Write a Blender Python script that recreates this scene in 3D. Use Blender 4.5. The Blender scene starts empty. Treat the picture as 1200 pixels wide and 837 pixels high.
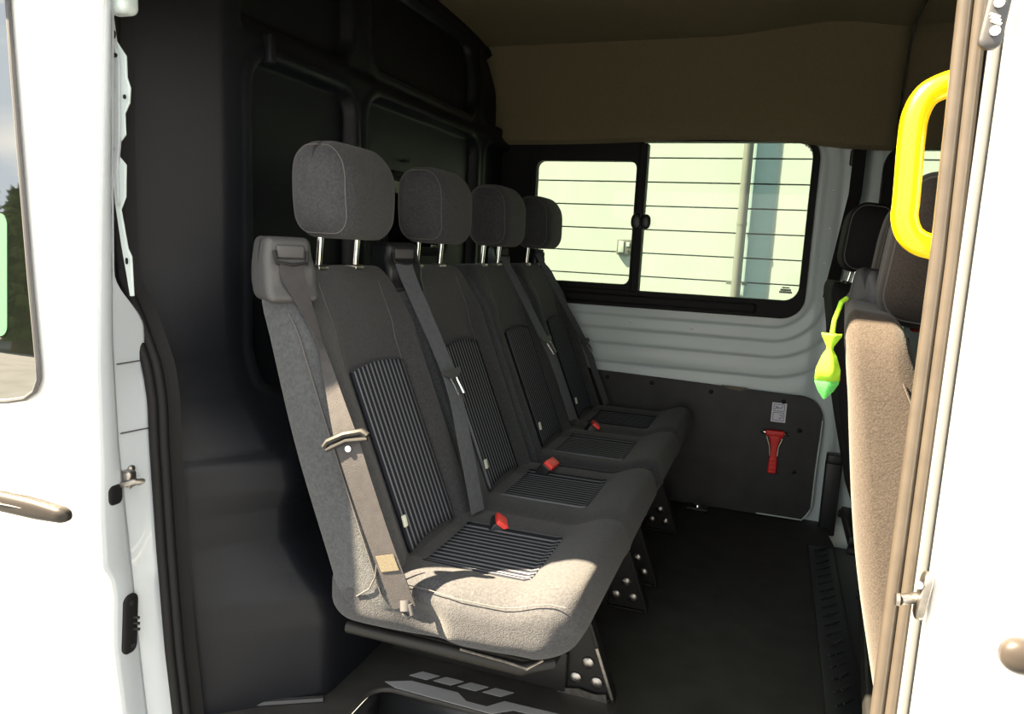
import bpy, math, random
from mathutils import Vector, Matrix, noise
random.seed(7)
D = bpy.data; SC = bpy.context.scene; COL = SC.collection

# ------------------------------------------------------------------ camera
CAM_R = Vector((0.94087348, 0.33516388, 0.0492166))
CAM_U = Vector((-0.09538747, 0.12271323, 0.98784751))
CAM_F = Vector((-0.32505127, 0.93413417, -0.14742805))
CAM = Vector((0, 0, 1.03)); FPX = 864.0
cd = D.cameras.new('camera'); cam = D.objects.new('camera', cd); COL.objects.link(cam)
cd.sensor_width = 36; cd.lens = FPX / 1200 * 36; cd.clip_start = 0.02; cd.clip_end = 300
m = Matrix((CAM_R, CAM_U, -CAM_F)).transposed().to_4x4(); m.translation = CAM
cam.matrix_world = m; SC.camera = cam

def at(px, py, axis, val):
    """world point where the line of sight through a photo pixel meets the plane axis = val"""
    d = CAM_R * (px - 600) + CAM_U * (418.5 - py) + CAM_F * FPX
    return CAM + d * ((val - CAM[axis]) / d[axis])

# ------------------------------------------------------------------ sky, sun, exposure
SC.view_settings.view_transform = 'Standard'; SC.view_settings.look = 'None'
SC.view_settings.gamma = 1; SC.view_settings.use_curve_mapping = False
SC.view_settings.exposure = 1.25
SUN_DIR = Vector((2.25, 1.0, -2.8)).normalized()      # way the light travels
SUN_E, SKY_E = 26.0, 1.5
sd = D.lights.new('sun', 'SUN'); sd.energy = SUN_E; sd.angle = math.radians(0.7); sd.color = (1.0, 0.81, 0.55)
so = D.objects.new('sun', sd); COL.objects.link(so); so.location = (-4, -6, 10)
so.rotation_euler = SUN_DIR.to_track_quat('-Z', 'Y').to_euler()
W = D.worlds.new('world'); SC.world = W; W.use_nodes = True
nt = W.node_tree; nt.nodes.clear()
def N(nt, t, **k):
    n = nt.nodes.new(t)
    for a, b in k.items(): setattr(n, a, b)
    return n
tc = N(nt, 'ShaderNodeTexCoord'); mp = N(nt, 'ShaderNodeMapping'); mp.inputs['Scale'].default_value = (1, 1, 2.6)
nz = N(nt, 'ShaderNodeTexNoise'); nz.inputs['Scale'].default_value = 3.2; nz.inputs['Detail'].default_value = 8
cr = N(nt, 'ShaderNodeValToRGB'); cr.color_ramp.elements[0].position = .40; cr.color_ramp.elements[0].color = (.52, .57, .62, 1)
cr.color_ramp.elements[1].position = .6; cr.color_ramp.elements[1].color = (1.0, .93, .80, 1)
bg = N(nt, 'ShaderNodeBackground'); bg.inputs['Strength'].default_value = SKY_E; wo = N(nt, 'ShaderNodeOutputWorld')
L = nt.links.new
L(tc.outputs['Generated'], mp.inputs['Vector']); L(mp.outputs[0], nz.inputs['Vector']); L(nz.outputs['Fac'], cr.inputs['Fac'])
L(cr.outputs[0], bg.inputs['Color']); L(bg.outputs[0], wo.inputs[0])

# ------------------------------------------------------------------ materials
def mat(name, col, rough=.6, metal=0, spec=.5, bump=0, bscale=200, mottle=0, mscale=60, sheen=0, coat=0, emit=None):
    mt = D.materials.new(name); mt.use_nodes = True; t = mt.node_tree; b = t.nodes['Principled BSDF']; l = t.links.new
    b.inputs['Base Color'].default_value = (*col, 1); b.inputs['Roughness'].default_value = rough
    b.inputs['Metallic'].default_value = metal; b.inputs['Specular IOR Level'].default_value = spec
    b.inputs['Coat Weight'].default_value = coat; b.inputs['Sheen Weight'].default_value = sheen
    c = N(t, 'ShaderNodeTexCoord')
    if mottle:
        n = N(t, 'ShaderNodeTexNoise'); n.inputs['Scale'].default_value = mscale; n.inputs['Detail'].default_value = 5
        r = N(t, 'ShaderNodeMapRange'); r.inputs['From Min'].default_value = .3; r.inputs['From Max'].default_value = .7
        r.inputs['To Min'].default_value = 1 - mottle; r.inputs['To Max'].default_value = 1 + mottle
        v = N(t, 'ShaderNodeVectorMath', operation='SCALE'); v.inputs[0].default_value = col
        l(c.outputs['Object'], n.inputs['Vector']); l(n.outputs['Fac'], r.inputs['Value']); l(r.outputs[0], v.inputs['Scale'])
        l(v.outputs[0], b.inputs['Base Color'])
    if bump:
        n = N(t, 'ShaderNodeTexNoise'); n.inputs['Scale'].default_value = bscale; n.inputs['Detail'].default_value = 3
        bp = N(t, 'ShaderNodeBump'); bp.inputs['Strength'].default_value = bump; bp.inputs['Distance'].default_value = .002
        l(c.outputs['Object'], n.inputs['Vector']); l(n.outputs['Fac'], bp.inputs['Height']); l(bp.outputs[0], b.inputs['Normal'])
    return mt

def stripe_mat(name, dark, light, pitch, duty, dash_axis):
    mt = mat(name, dark, .9, spec=.1, bump=.5, bscale=500); t = mt.node_tree; l = t.links.new; b = t.nodes['Principled BSDF']
    c = N(t, 'ShaderNodeTexCoord'); s = N(t, 'ShaderNodeSeparateXYZ'); l(c.outputs['Object'], s.inputs[0])
    def mth(op, a, bb=None):
        n = N(t, 'ShaderNodeMath', operation=op)
        for i, q in enumerate((a, bb)):
            if q is None: continue
            if isinstance(q, (int, float)): n.inputs[i].default_value = q
            else: l(q, n.inputs[i])
        return n.outputs[0]
    fr = mth('FRACT', mth('MULTIPLY', s.outputs['Y'], 1 / pitch)); st = mth('LESS_THAN', fr, duty)
    f2 = mth('LESS_THAN', mth('FRACT', mth('MULTIPLY', s.outputs[dash_axis], 1 / .0038)), .72)
    fa = mth('MULTIPLY', st, mth('ADD', mth('MULTIPLY', f2, .6), .4))
    mx = N(t, 'ShaderNodeMix', data_type='RGBA'); l(fa, mx.inputs['Factor']); mx.inputs['A'].default_value = (*dark, 1); mx.inputs['B'].default_value = (*light, 1)
    l(mx.outputs['Result'], b.inputs['Base Color']); return mt

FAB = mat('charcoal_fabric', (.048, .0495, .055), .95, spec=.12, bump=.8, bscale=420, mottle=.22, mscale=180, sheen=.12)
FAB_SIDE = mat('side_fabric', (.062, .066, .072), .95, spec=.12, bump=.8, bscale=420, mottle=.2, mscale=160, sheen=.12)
FAB_BROWN = mat('brown_grey_fabric', (.044, .036, .031), .95, spec=.12, bump=.3, bscale=400, mottle=.3, mscale=420, sheen=.15)
FAB_BLACK_SHADE = mat('black_or_shaded_fabric', (.012, .012, .013), .9, spec=.2, bump=.5, bscale=300)  # black strap, and the single seat with its shade put into the colour
STR_B = stripe_mat('striped_backrest_fabric', (.02, .022, .03), (.20, .21, .235), .0168, .38, 'Z')
STR_C = stripe_mat('striped_cushion_fabric', (.02, .022, .03), (.20, .21, .235), .0175, .38, 'X')
STITCH = mat('stitching', (.085, .08, .08), .8)
PLAST = mat('grey_plastic', (.058, .058, .062), .5, bump=.25, bscale=700)
BLKPL = mat('black_plastic', (.017, .018, .021), .38, spec=.5, bump=.25, bscale=500)
BULK = mat('bulkhead_plastic', (.0075, .0085, .012), .45, spec=.24, bump=.3, bscale=600)
WEB = mat('belt_webbing', (.09, .096, .112), .7, bump=.5, bscale=600, mottle=.12, mscale=90)
WEB_DARK = mat('dark_belt_webbing', (.036, .034, .037), .75, bump=.5, bscale=600, mottle=.15, mscale=60)  # webbing of the near belt, a darker tone than the others
CHROME = mat('chrome', (.82, .82, .8), .18, metal=1)
STEEL = mat('worn_steel', (.33, .31, .29), .35, metal=1, mottle=.25, mscale=90)
BLKMET = mat('black_metal', (.012, .012, .012), .5, spec=.3)
RED = mat('red_plastic', (.75, .02, .02), .4)
REDB = mat('red_button', (.9, .06, .05), .4)
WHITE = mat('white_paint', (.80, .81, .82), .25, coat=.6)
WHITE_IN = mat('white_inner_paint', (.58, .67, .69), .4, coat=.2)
GREYW = mat('jamb_paint', (.40, .44, .48), .3, coat=.5)
RUBBER = mat('black_rubber', (.008, .008, .009), .6, spec=.2, bump=.2, bscale=200)
STRIP = mat('brown_grey_door_seal', (.05, .042, .034), .3, spec=.5, mottle=.12, mscale=30)
LINER = mat('beige_headliner', (.16, .135, .085), .95, spec=.1, bump=.4, bscale=500, mottle=.06, mscale=120)
FLOORM = mat('black_floor_mat', (.03, .03, .029), .55, spec=.35, bump=.3, bscale=700, mottle=.25, mscale=12)
PANELM = mat('black_lining_board', (.026, .027, .03), .5, spec=.4, bump=.15, bscale=300, mottle=.3, mscale=8)
YEL = mat('yellow_handle', (.95, .62, .0), .3, spec=.5, coat=.3)
LIME = mat('lime_cloth', (.26, .50, .015), .7, mottle=.2, mscale=60)
GREEN = mat('green_beads', (.07, .40, .08), .6, mottle=.35, mscale=300)
SILVER = mat('silver_tread', (.30, .31, .33), .35, spec=.5)
PAPER = mat('white_sticker', (.78, .80, .88), .5)
INK = mat('sticker_ink', (.12, .15, .3), .6)
MARK = mat('printed_mark', (.25, .28, .25), .6)
TAN = mat('tan_label', (.13, .11, .075), .6, mottle=.3, mscale=500)
RUST = mat('rusty_edge', (.25, .12, .07), .7, mottle=.4, mscale=200)
CLAD = mat('white_cladding', (.325, .365, .385), .6, mottle=.04, mscale=3)
CLADB = mat('blue_panel', (.24, .335, .40), .6)
PIPE = mat('grey_pipe', (.10, .105, .11), .5)
GROOVE = mat('cladding_gap', (.10, .10, .09), .8)
GROUND = mat('concrete_ground', (.085, .095, .11), .9, bump=.3, bscale=30, mottle=.2, mscale=4)
LEAF = mat('leaves', (.05, .07, .015), .7, mottle=.5, mscale=6)
BARK = mat('bark', (.10, .07, .05), .9)
CREAM = mat('cream_decal', (.7, .72, .6), .6)

def glass_mat(name, tint, gloss):
    mt = D.materials.new(name); mt.use_nodes = True; t = mt.node_tree; t.nodes.clear(); l = t.links.new
    o = N(t, 'ShaderNodeOutputMaterial'); mx = N(t, 'ShaderNodeMixShader'); tr = N(t, 'ShaderNodeBsdfTransparent'); g = N(t, 'ShaderNodeBsdfGlossy')
    tr.inputs['Color'].default_value = (*tint, 1); g.inputs['Roughness'].default_value = .01
    fr = N(t, 'ShaderNodeFresnel'); fr.inputs['IOR'].default_value = gloss
    l(fr.outputs[0], mx.inputs[0]); l(tr.outputs[0], mx.inputs[1]); l(g.outputs[0], mx.inputs[2]); l(mx.outputs[0], o.inputs[0]); return mt
GLASS = glass_mat('tinted_glass', (.62, .68, .61), 1.3)
GLASS_D = mat('dark_door_glass', (.006, .008, .006), .02, spec=1.0)
GLASS_D.node_tree.nodes['Principled BSDF'].inputs['IOR'].default_value = 2.1

# ------------------------------------------------------------------ mesh helpers
class MB:
    def __init__(s, org=(0, 0, 0)): s.v = []; s.f = []; s.o = Vector(org)
    def add(s, vs, fs):
        k = len(s.v); s.v += [tuple(Vector(p)) for p in vs]; s.f += [tuple(i + k for i in f) for f in fs]; return s
    def rbox(s, c, h, r, m=(6, 6, 6), k=4, fn=None, rot=None):
        """rounded box: centre, half sizes, corner radii per axis, optional deformation"""
        r = [min(a, b * .999) for a, b in zip(r if hasattr(r, '__len__') else (r,) * 3, h)]
        ax = []
        for i in range(3):
            a = [-h[i] + r[i] * (1 - math.cos(j / k * math.pi / 2)) if False else -h[i] + r[i] * j / k for j in range(k)]
            b = [-h[i] + r[i] + (2 * (h[i] - r[i])) * j / m[i] for j in range(m[i] + 1)]
            ax.append(a + b + [-q for q in reversed(a)])
        idx = {}; vs = []; fs = []
        def vid(i, j, l):
            key = (i, j, l)
            if key not in idx:
                q = [ax[0][i], ax[1][j], ax[2][l]]; inn = [max(-(h[a] - r[a]), min(h[a] - r[a], q[a])) for a in range(3)]
                d = [(q[a] - inn[a]) / r[a] for a in range(3)]; L_ = math.sqrt(sum(x * x for x in d))
                if L_ > 1e-9: p = [inn[a] + r[a] * d[a] / L_ for a in range(3)]
                else: p = q
                p = Vector(p)
                if fn: p = Vector(fn(p.x, p.y, p.z))
                if rot: p = rot @ p
                idx[key] = len(vs); vs.append(p + Vector(c))
            return idx[key]
        n = [len(a) - 1 for a in ax]
        for a, b, e in ((0, 1, 2), (1, 2, 0), (2, 0, 1)):
            for side in (0, n[e]):
                for i in range(n[a]):
                    for j in range(n[b]):
                        q = []
                        for di, dj in ((0, 0), (1, 0), (1, 1), (0, 1)):
                            t = [0, 0, 0]; t[a] = i + di; t[b] = j + dj; t[e] = side; q.append(vid(*t))
                        fs.append(tuple(q) if side else tuple(reversed(q)))
        return s.add(vs, fs)
    def box(s, c, h, rot=None):
        vs = [Vector((x * h[0], y * h[1], z * h[2])) for x in (-1, 1) for y in (-1, 1) for z in (-1, 1)]
        if rot: vs = [rot @ p for p in vs]
        return s.add([p + Vector(c) for p in vs], [(0, 1, 3, 2), (4, 6, 7, 5), (0, 4, 5, 1), (2, 3, 7, 6), (0, 2, 6, 4), (1, 5, 7, 3)])
    def tube(s, pts, r, n=10, closed=False, cap=True):
        pts = [Vector(p) for p in pts]; rs = r if hasattr(r, '__len__') else [r] * len(pts); vs = []; fs = []; K = len(pts); up = None
        for i, p in enumerate(pts):
            a = pts[(i - 1) % K] if (closed or i) else p; b = pts[(i + 1) % K] if (closed or i < K - 1) else p
            t = (b - a).normalized()
            if up is None: up = t.orthogonal().normalized()
            up = (up - t * up.dot(t)).normalized(); w = t.cross(up)
            for j in range(n):
                an = 2 * math.pi * j / n; vs.append(p + up * math.cos(an) * rs[i] + w * math.sin(an) * rs[i])
        for i in range(K if closed else K - 1):
            for j in range(n):
                a = i * n + j; b = i * n + (j + 1) % n; e = ((i + 1) % K) * n
                fs.append((a, b, e + (j + 1) % n, e + j))
        if cap and not closed: fs.append(tuple(reversed(range(n)))); fs.append(tuple((K - 1) * n + j for j in range(n)))
        return s.add(vs, fs)
    def prism(s, poly, d):
        """closed outline of 3D points extruded along vector d"""
        k = len(poly); d = Vector(d); vs = [Vector(p) for p in poly] + [Vector(p) + d for p in poly]
        return s.add(vs, [tuple(range(k)), tuple(reversed(range(k, 2 * k)))] + [(i, i + k, (i + 1) % k + k, (i + 1) % k) for i in range(k)])
    def grid(s, fn, nu, nv, keep=None):
        vs = [Vector(fn(i / nu, j / nv)) for i in range(nu + 1) for j in range(nv + 1)]
        fs = []
        for i in range(nu):
            for j in range(nv):
                if keep and not keep((i + .5) / nu, (j + .5) / nv): continue
                a = i * (nv + 1) + j; fs.append((a, a + nv + 1, a + nv + 2, a + 1))
        return s.add(vs, fs)
    def ribbon(s, path, wid, th=.0016):
        """strap: list of centre points and width vectors"""
        vs = []; fs = []; K = len(path)
        for i in range(K):
            p = Vector(path[i]); w = Vector(wid[i]); t = (Vector(path[min(i + 1, K - 1)]) - Vector(path[max(i - 1, 0)])).normalized()
            n = t.cross(w).normalized() * th
            vs += [p - w - n, p + w - n, p + w + n, p - w + n]
        for i in range(K - 1):
            for j in range(4): fs.append((4 * i + j, 4 * i + (j + 1) % 4, 4 * i + 4 + (j + 1) % 4, 4 * i + 4 + j))
        fs += [(3, 2, 1, 0), tuple(4 * K - 4 + j for j in range(4))]
        return s.add(vs, fs)
    def build(s, name, material, parent=None, ang=40, bevel=0, solid=0, mats=None, fm=None):
        me = D.meshes.new(name); me.from_pydata([tuple(Vector(p) - s.o) for p in s.v], [], s.f); me.update()
        o = D.objects.new(name, me); COL.objects.link(o); me.materials.append(material)
        for x in (mats or []): me.materials.append(x)
        me.polygons.foreach_set('use_smooth', [True] * len(me.polygons))
        if fm:
            for p in me.polygons: p.material_index = fm(p.center + s.o)
        import bmesh
        b = bmesh.new(); b.from_mesh(me)
        if not solid: bmesh.ops.recalc_face_normals(b, faces=b.faces)
        b.to_mesh(me); b.free(); me.set_sharp_from_angle(angle=math.radians(ang))
        if solid: md = o.modifiers.new('solid', 'SOLIDIFY'); md.thickness = abs(solid); md.offset = 1 if solid > 0 else -1
        if bevel: md = o.modifiers.new('bevel', 'BEVEL'); md.width = bevel; md.segments = 2; md.limit_method = 'ANGLE'; md.angle_limit = math.radians(35)
        if parent: o.parent = parent
        return o
def empty(name, loc):
    o = D.objects.new(name, None); COL.objects.link(o); o.location = loc; o.empty_display_size = .05; return o
def tag(o, label, cat, group=None):
    o['label'] = label; o['category'] = cat
    if group: o['group'] = group
    return o
def struct(o): o['kind'] = 'structure'; return o
def ss(a, b, x): t = max(0, min(1, (x - a) / (b - a))); return t * t * (3 - 2 * t)
def interp(tb, x):
    if x <= tb[0][0]: return tb[0][1]
    for (a, b), (c, d) in zip(tb, tb[1:]):
        if x <= c: return b + (d - b) * (x - a) / (c - a)
    return tb[-1][1]
def sdr(x, y, x0, x1, y0, y1, r):
    """signed distance to a rounded rectangle"""
    qx = abs(x - (x0 + x1) / 2) - (x1 - x0) / 2 + r; qy = abs(y - (y0 + y1) / 2) - (y1 - y0) / 2 + r
    return math.hypot(max(qx, 0), max(qy, 0)) + min(max(qx, qy), 0) - r
def rr(x0, x1, z0, z1, r, n=8):
    """outline of a rounded rectangle, (x, z) pairs"""
    o = []
    for cx, cz, a0 in ((x1 - r, z1 - r, 0), (x0 + r, z1 - r, 90), (x0 + r, z0 + r, 180), (x1 - r, z0 + r, 270)):
        for i in range(n + 1): a = math.radians(a0 + 90 * i / n); o.append((cx + r * math.cos(a), cz + r * math.sin(a)))
    return o
def frame_ring(mb, outer, inner, y0, y1):
    """flat frame between two outlines with the same point count, from y0 to y1"""
    k = len(outer); vs = []
    for yy in (y0, y1): vs += [(x, yy, z) for x, z in outer] + [(x, yy, z) for x, z in inner]
    fs = []
    for i in range(k):
        j = (i + 1) % k
        fs += [(i, j, k + j, k + i), (2 * k + i, 3 * k + i, 3 * k + j, 2 * k + j), (i, 2 * k + i, 2 * k + j, j), (k + i, k + j, 3 * k + j, 3 * k + i)]
    return mb.add(vs, fs)
def screw(parent, p, n, r=.006, m=None, name='screw', org=None):
    p = Vector(p); n = Vector(n).normalized(); mb = MB(org if org is not None else parent.location)
    mb.tube([p, p + n * r * .5, p + n * r * .8, p + n * r * .85], [r, r * .95, r * .6, r * .05], 12)
    return mb.build(name, m or BLKMET, parent)

# ================================================================== THE VAN SHELL
# ---- floor with step well at the door
XW = -0.79; YW_ = 1.415
def floor_poly():
    c = [( -1.3, 1.14), (XW - .0, 1.14)]
    c += [(XW, 1.36)]
    c += [(XW + .05 * (1 - math.cos(a)), YW_ - .05 + .05 * math.sin(a)) for a in [math.pi / 2 * i / 6 for i in range(1, 7)]]
    c += [(.30, YW_ + .01), (.30, 2.86), (.27, 3.12), (-1.3, 3.12)]
    return c
struct(MB().prism([(x, y, -.012) for x, y in floor_poly()], (0, 0, .012)).build('floor', FLOORM, bevel=.004))
mb = MB()   # step well and the lower floor behind the mat
mb.grid(lambda u, v: (-1.0 + 1.3 * u, .95 + .5 * v, -.22), 2, 2)
mb.grid(lambda u, v: (XW + 1.1 * u, YW_ + .03 + .03 * (v - 1), -.22 + .208 * v), 4, 6)
mb.grid(lambda u, v: (XW - .02 + .02 * v, .98 + .46 * u, -.22 + .208 * v), 6, 6)
struct(mb.build('floor_step', BLKPL, solid=.006))
mb = MB(); mb.box((.78, 2.1, -.11), (.50, 1.1, .008)); mb.box((1.75, 2.1, -.02), (.5, 1.1, .01))
struct(mb.build('floor_rear', BLKPL))
# ribbed edge of the mat on the right
rib = MB()
rib.rbox((.248, 2.20, .003), (.042, .60, .004), .0035, (2, 4, 1), 2)
for i in range(20):
    y = 1.66 + i * .058
    for dx in (0, .018): rib.rbox((.24 + dx, y + dx, .008), (.004, .02, .0025), .002, (1, 1, 1), 2, rot=Matrix.Rotation(-.6, 3, 'Z'))
struct(rib.build('trim_1', BLKPL))
# silver printed tread on the door edge of the floor
tr = MB()
def quad(mb, pts, z0=.0005, th=.001): mb.prism([(x, y, z0) for x, y in pts], (0, 0, th))
quad(tr, [(-.775, 1.432), (-.72, 1.46), (-.60, 1.462), (-.57, 1.44), (-.52, 1.44), (-.49, 1.475), (-.30, 1.482), (-.10, 1.482), (-.10, 1.455), (-.30, 1.455), (-.46, 1.452), (-.50, 1.42), (-.74, 1.42)])
for i in range(4):
    x = -.735 + i * .062; quad(tr, [(x, 1.478 + .003 * i), (x + .045, 1.478 + .003 * i), (x + .068, 1.505 + .003 * i), (x + .022, 1.505 + .003 * i)])
for i in range(3):
    x = -.41 + i * .05; quad(tr, [(x, 1.43), (x + .035, 1.43), (x + .05, 1.448), (x + .015, 1.448)])
tt = struct(tr.build('trim_2', SILVER))

# ---- bulkhead behind the left-hand seats (black moulded)
CX = [(-.05, -.872), (0, -.872), (.18, -.868), (.24, -.885), (.29, -.935), (.36, -.985), (.43, -.985), (.48, -.965), (.535, -.975), (.56, -1.02), (.62, -1.06), (.68, -1.107), (.77, -1.13), (2.2, -1.135)]
GX = [(0, -1.075), (.19, -1.09), (.4, -1.105), (.61, -1.12), (.75, -1.135), (.85, -1.18), (.95, -1.23), (2, -1.25)]
RECT = [(1.40, 1.83, .66, 1.425), (1.895, 2.715, .66, 1.44), (2.79, 3.6, .66, 1.44), (1.1, 1.84, 1.50, 2.2), (1.94, 2.72, 1.52, 1.80), (2.80, 3.6, 1.52, 1.8)]
YC, YF = 1.33, 3.11
def bulk(u, v):
    z = -.03 + 2.0 * v; cx = interp(CX, z) ; gx = interp(GX, z)
    if z < .548: gx += .012
    U = u * 2.13
    A = Vector((gx - .04, 1.14, z)); C = Vector((cx, YC, z)); LA = .35
    if U < .325: p = A.lerp(C, U / .35)
    elif U < .39:
        t = (U - .325) / .065; a = A.lerp(C, .325 / .35); b = Vector((cx, YC + .04, z)); a = A.lerp(C, .325 / .35); p = a * (1 - t) ** 2 + C * 2 * t * (1 - t) + b * t * t
    else:
        y = YC + .04 + (U - .39) / (2.13 - .39) * (YF - YC - .04); x = cx; dd = 0
        for (y0, y1, z0, z1) in RECT:
            d = sdr(y, z, y0, y1, z0, z1, .07); dd = max(dd, ss(.004, -.013, d)); 
            x += .006 * ss(.022, .008, abs(d - .010))
        x -= .028 * dd
        if z > 1.46: x -= .02 * ss(1.46, 1.50, z) 
        x -= .06 * ss(1.62, 1.98, z) 
        p = Vector((x, y, z))
    if U < .35 and z > .6: p.x -= 0
    return p
BW = (2.05, 2.50, 1.0, 1.235)
def bkeep(u, v):
    p = bulk(u, v); return not (u > .3 and sdr(p.y, p.z, *BW, .05) < 0)
bw = struct(MB().grid(bulk, 340, 300, bkeep).build('wall_left', BULK, ang=60, solid=.004))
ring = [bulk((.39 + (y - YC - .04) / (YF - YC - .04) * (2.13 - .39)) / 2.13, (z + .03) / 2.0) + Vector((.004, 0, 0)) for y, z in rr(*BW, .05)]
wf = MB(); wf.tube(ring, .016, 8, closed=True)
w3 = struct(wf.build('window_3', RUBBER))
MB().prism([(p.x - .006, p.y, p.z) for p in ring], (-.004, 0, 0)).build('pane', GLASS, w3)
led = MB(); led.rbox((-1.125, 1.455, 1.445), (.016, .012, .034), .008, (1, 1, 1), 3); struct(led.build('trim_3', BULK))
# coat hook above the bulkhead window
hk = MB(); hk.tube([(-1.16, 2.17, 1.285), (-1.135, 2.17, 1.285), (-1.13, 2.17, 1.30)], .004, 8)
tag(hk.build('coat_hook', BLKPL), 'tiny black hook sticking out above the small bulkhead window', 'hook')
# foot strip along the bulkhead base
fs_ = MB(); fs_.tube([(-1.10, 1.185, .004), (-.98, 1.245, .004), (-.865, 1.312, .004)], .009, 8); struct(fs_.build('baseboard_left', BLKPL))

# ---- far side wall with the sliding window
FY = 3.097
WO = (-1.19, .118, .805, 1.497)          # outer edge of black window frame 1
W2 = (.37, 1.7, .85, 1.47)
def farw(u, v):
    x = -1.25 + 3.5 * u; z = -.12 + 1.72 * v
    d = min(sdr(x, z, -1.6, .112, .80, 1.50, .11), 1)
    y = FY - .012
    for a, h in ((.03, .012), (.085, .014), (.15, .012), (.23, .014)):
        y += h * .6 * (ss(a, a + .008, d) - ss(a + .010, a + .062, d) * .9)
    y += .02 * ss(.27, .30, x) + .012 * ss(.15, .2, x)
    return (x, y, z)
def fkeep(u, v):
    x = -1.25 + 3.5 * u; z = -.12 + 1.72 * v
    return sdr(x, z, -1.15, .10, .83, 1.485, .09) > 0 and sdr(x, z, *W2, .08) > 0
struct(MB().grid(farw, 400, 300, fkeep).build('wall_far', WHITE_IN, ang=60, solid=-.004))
w1 = struct(empty('window_1', (-.53, FY, .80)))
o1 = MB(w1.location)
outer = rr(*WO, .085); inner = rr(-1.02, .093, .875, 1.477, .055)
frame_ring(o1, outer, inner, FY - .035, FY + .02)
# lower track step
o1.rbox((-.52, FY - .045, .838), (.46, .018, .017), .006, (6, 1, 1), 2)
o1.build('window_frame', RUBBER, w1, bevel=.003)
sash = MB(w1.location); frame_ring(sash, rr(-1.10, -.545, .862, 1.488, .03), rr(-1.0, -.572, .898, 1.40, .03), FY - .028, FY + .012)
sash.build('sash', RUBBER, w1, bevel=.002)
md_ = MB(w1.location); md_.box((-.545, FY - .012, 1.17), (.016, .03, .30)); md_.build('center_bar', RUBBER, w1, bevel=.004)
lt = MB(w1.location); lt.rbox((-.553, FY - .05, 1.158), (.022, .014, .032), (.02, .01, .028), (1, 1, 1), 4); lt.rbox((-.515, FY - .05, 1.158), (.020, .014, .030), (.018, .01, .026), (1, 1, 1), 4)
lt.build('latch', BLKPL, w1)
MB(w1.location).box((-.786, FY + .0, 1.149), (.23, .0025, .265)).build('pane', GLASS, w1)
MB(w1.location).box((-.22, FY + .008, 1.176), (.325, .0025, .31)).build('pane', GLASS, w1)
mk = MB(w1.location)
for i, (w, h) in enumerate(((.014, .0025), (.020, .004), (.024, .004))): mk.box((.045, FY - .001, .925 - i * .009), (w, .0004, h))
mk.build('etched_mark', MARK, w1)
w2 = struct(empty('window_2', (1.0, FY, .85)))
o2 = MB(w2.location); frame_ring(o2, rr(W2[0] - .03, W2[1] + .03, W2[2] - .03, W2[3] + .01, .09), rr(W2[0] + .02, W2[1] - .02, W2[2] + .02, W2[3] - .02, .06), FY - .02, FY + .02); o2.build('window_frame', RUBBER, w2)
MB(w2.location).box((1.03, FY + .008, 1.16), (.64, .0025, .29)).build('pane', GLASS, w2)
# sill bright flange line screws on white metal
wr = MB()
for x, z in ((.175, 1.30), (.18, 1.16), (.175, 1.03), (-.80, .755), (-.55, .745), (-.30, .735)): wr.rbox((x, FY - .016, z), (.006, .003, .004), .002, (1, 1, 1), 2)
struct(wr.build('trim_4', WHITE))

# ---- headliner
PROF = [(3.075, 1.475), (3.045, 1.470), (3.03, 1.48), (3.028, 1.51), (3.03, 1.58), (3.02, 1.68), (2.98, 1.775), (2.925, 1.838), (2.90, 1.838), (2.86, 1.848), (2.7, 1.865), (2.3, 1.885), (1.8, 1.89), (1.4, 1.88), (1.2, 1.83), (1.10, 1.7), (1.09, 1.52)]
def liner(x, j, back=0):
    y, z = PROF[j]
    if j < 5: z += -.02 * ss(-.05, .30, x) + .020 * math.exp(-((x + .28) / .38) ** 2) * (j < 4)
    if 5 <= j <= 9: z += .035 * ss(-.3, .15, x) - .03 * ss(.1, .4, x)
    return (x, y + (.03 if back else 0), z + (.012 if back else 0))
cl = MB(); nX = 40
cl.grid(lambda u, v: liner(-1.25 + 1.61 * u, round(v * 16)), nX, 16)
cl.grid(lambda u, v: liner(.372 + 1.9 * u, round(v * 16), 1), 8, 16)
struct(cl.build('ceiling', LINER, ang=25, solid=.01))
mb = MB(); mb.box((0, 2.05, 2.03), (2.35, 1.15, .02)); mb.box((.5, 3.16, 1.75), (1.85, .02, .26)); struct(mb.build('roof', WHITE))
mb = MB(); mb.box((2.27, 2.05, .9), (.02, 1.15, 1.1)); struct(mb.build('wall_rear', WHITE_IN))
# upper black belt strap on the pillar right of the window
st = MB(); st.ribbon([at(1008, 176, 1, 3.02), at(1006, 195, 1, 3.03), at(1002, 228, 1, 3.04), (.20, 3.04, .9)], [(.022, 0, 0)] * 4, .002)
tag(st.build('pillar_belt', FAB_BLACK_SHADE), 'black seat belt strap hanging down the pillar beside the white window surround', 'seat belt')
pb = MB(); pb.rbox(at(1003, 185, 1, 3.05), (.02, .012, .03), .008, (1, 1, 1), 2); struct(pb.build('trim_5', BLKPL))
# black post at floor right of the lining board
ps = MB(); ps.rbox((.285, 3.05, .12), (.030, .02, .15), .008, (1, 1, 2), 2); ps.rbox((.29, 3.045, .28), (.034, .024, .02), .008, (1, 1, 1), 2)
struct(ps.build('trim_6', BLKPL))

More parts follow.
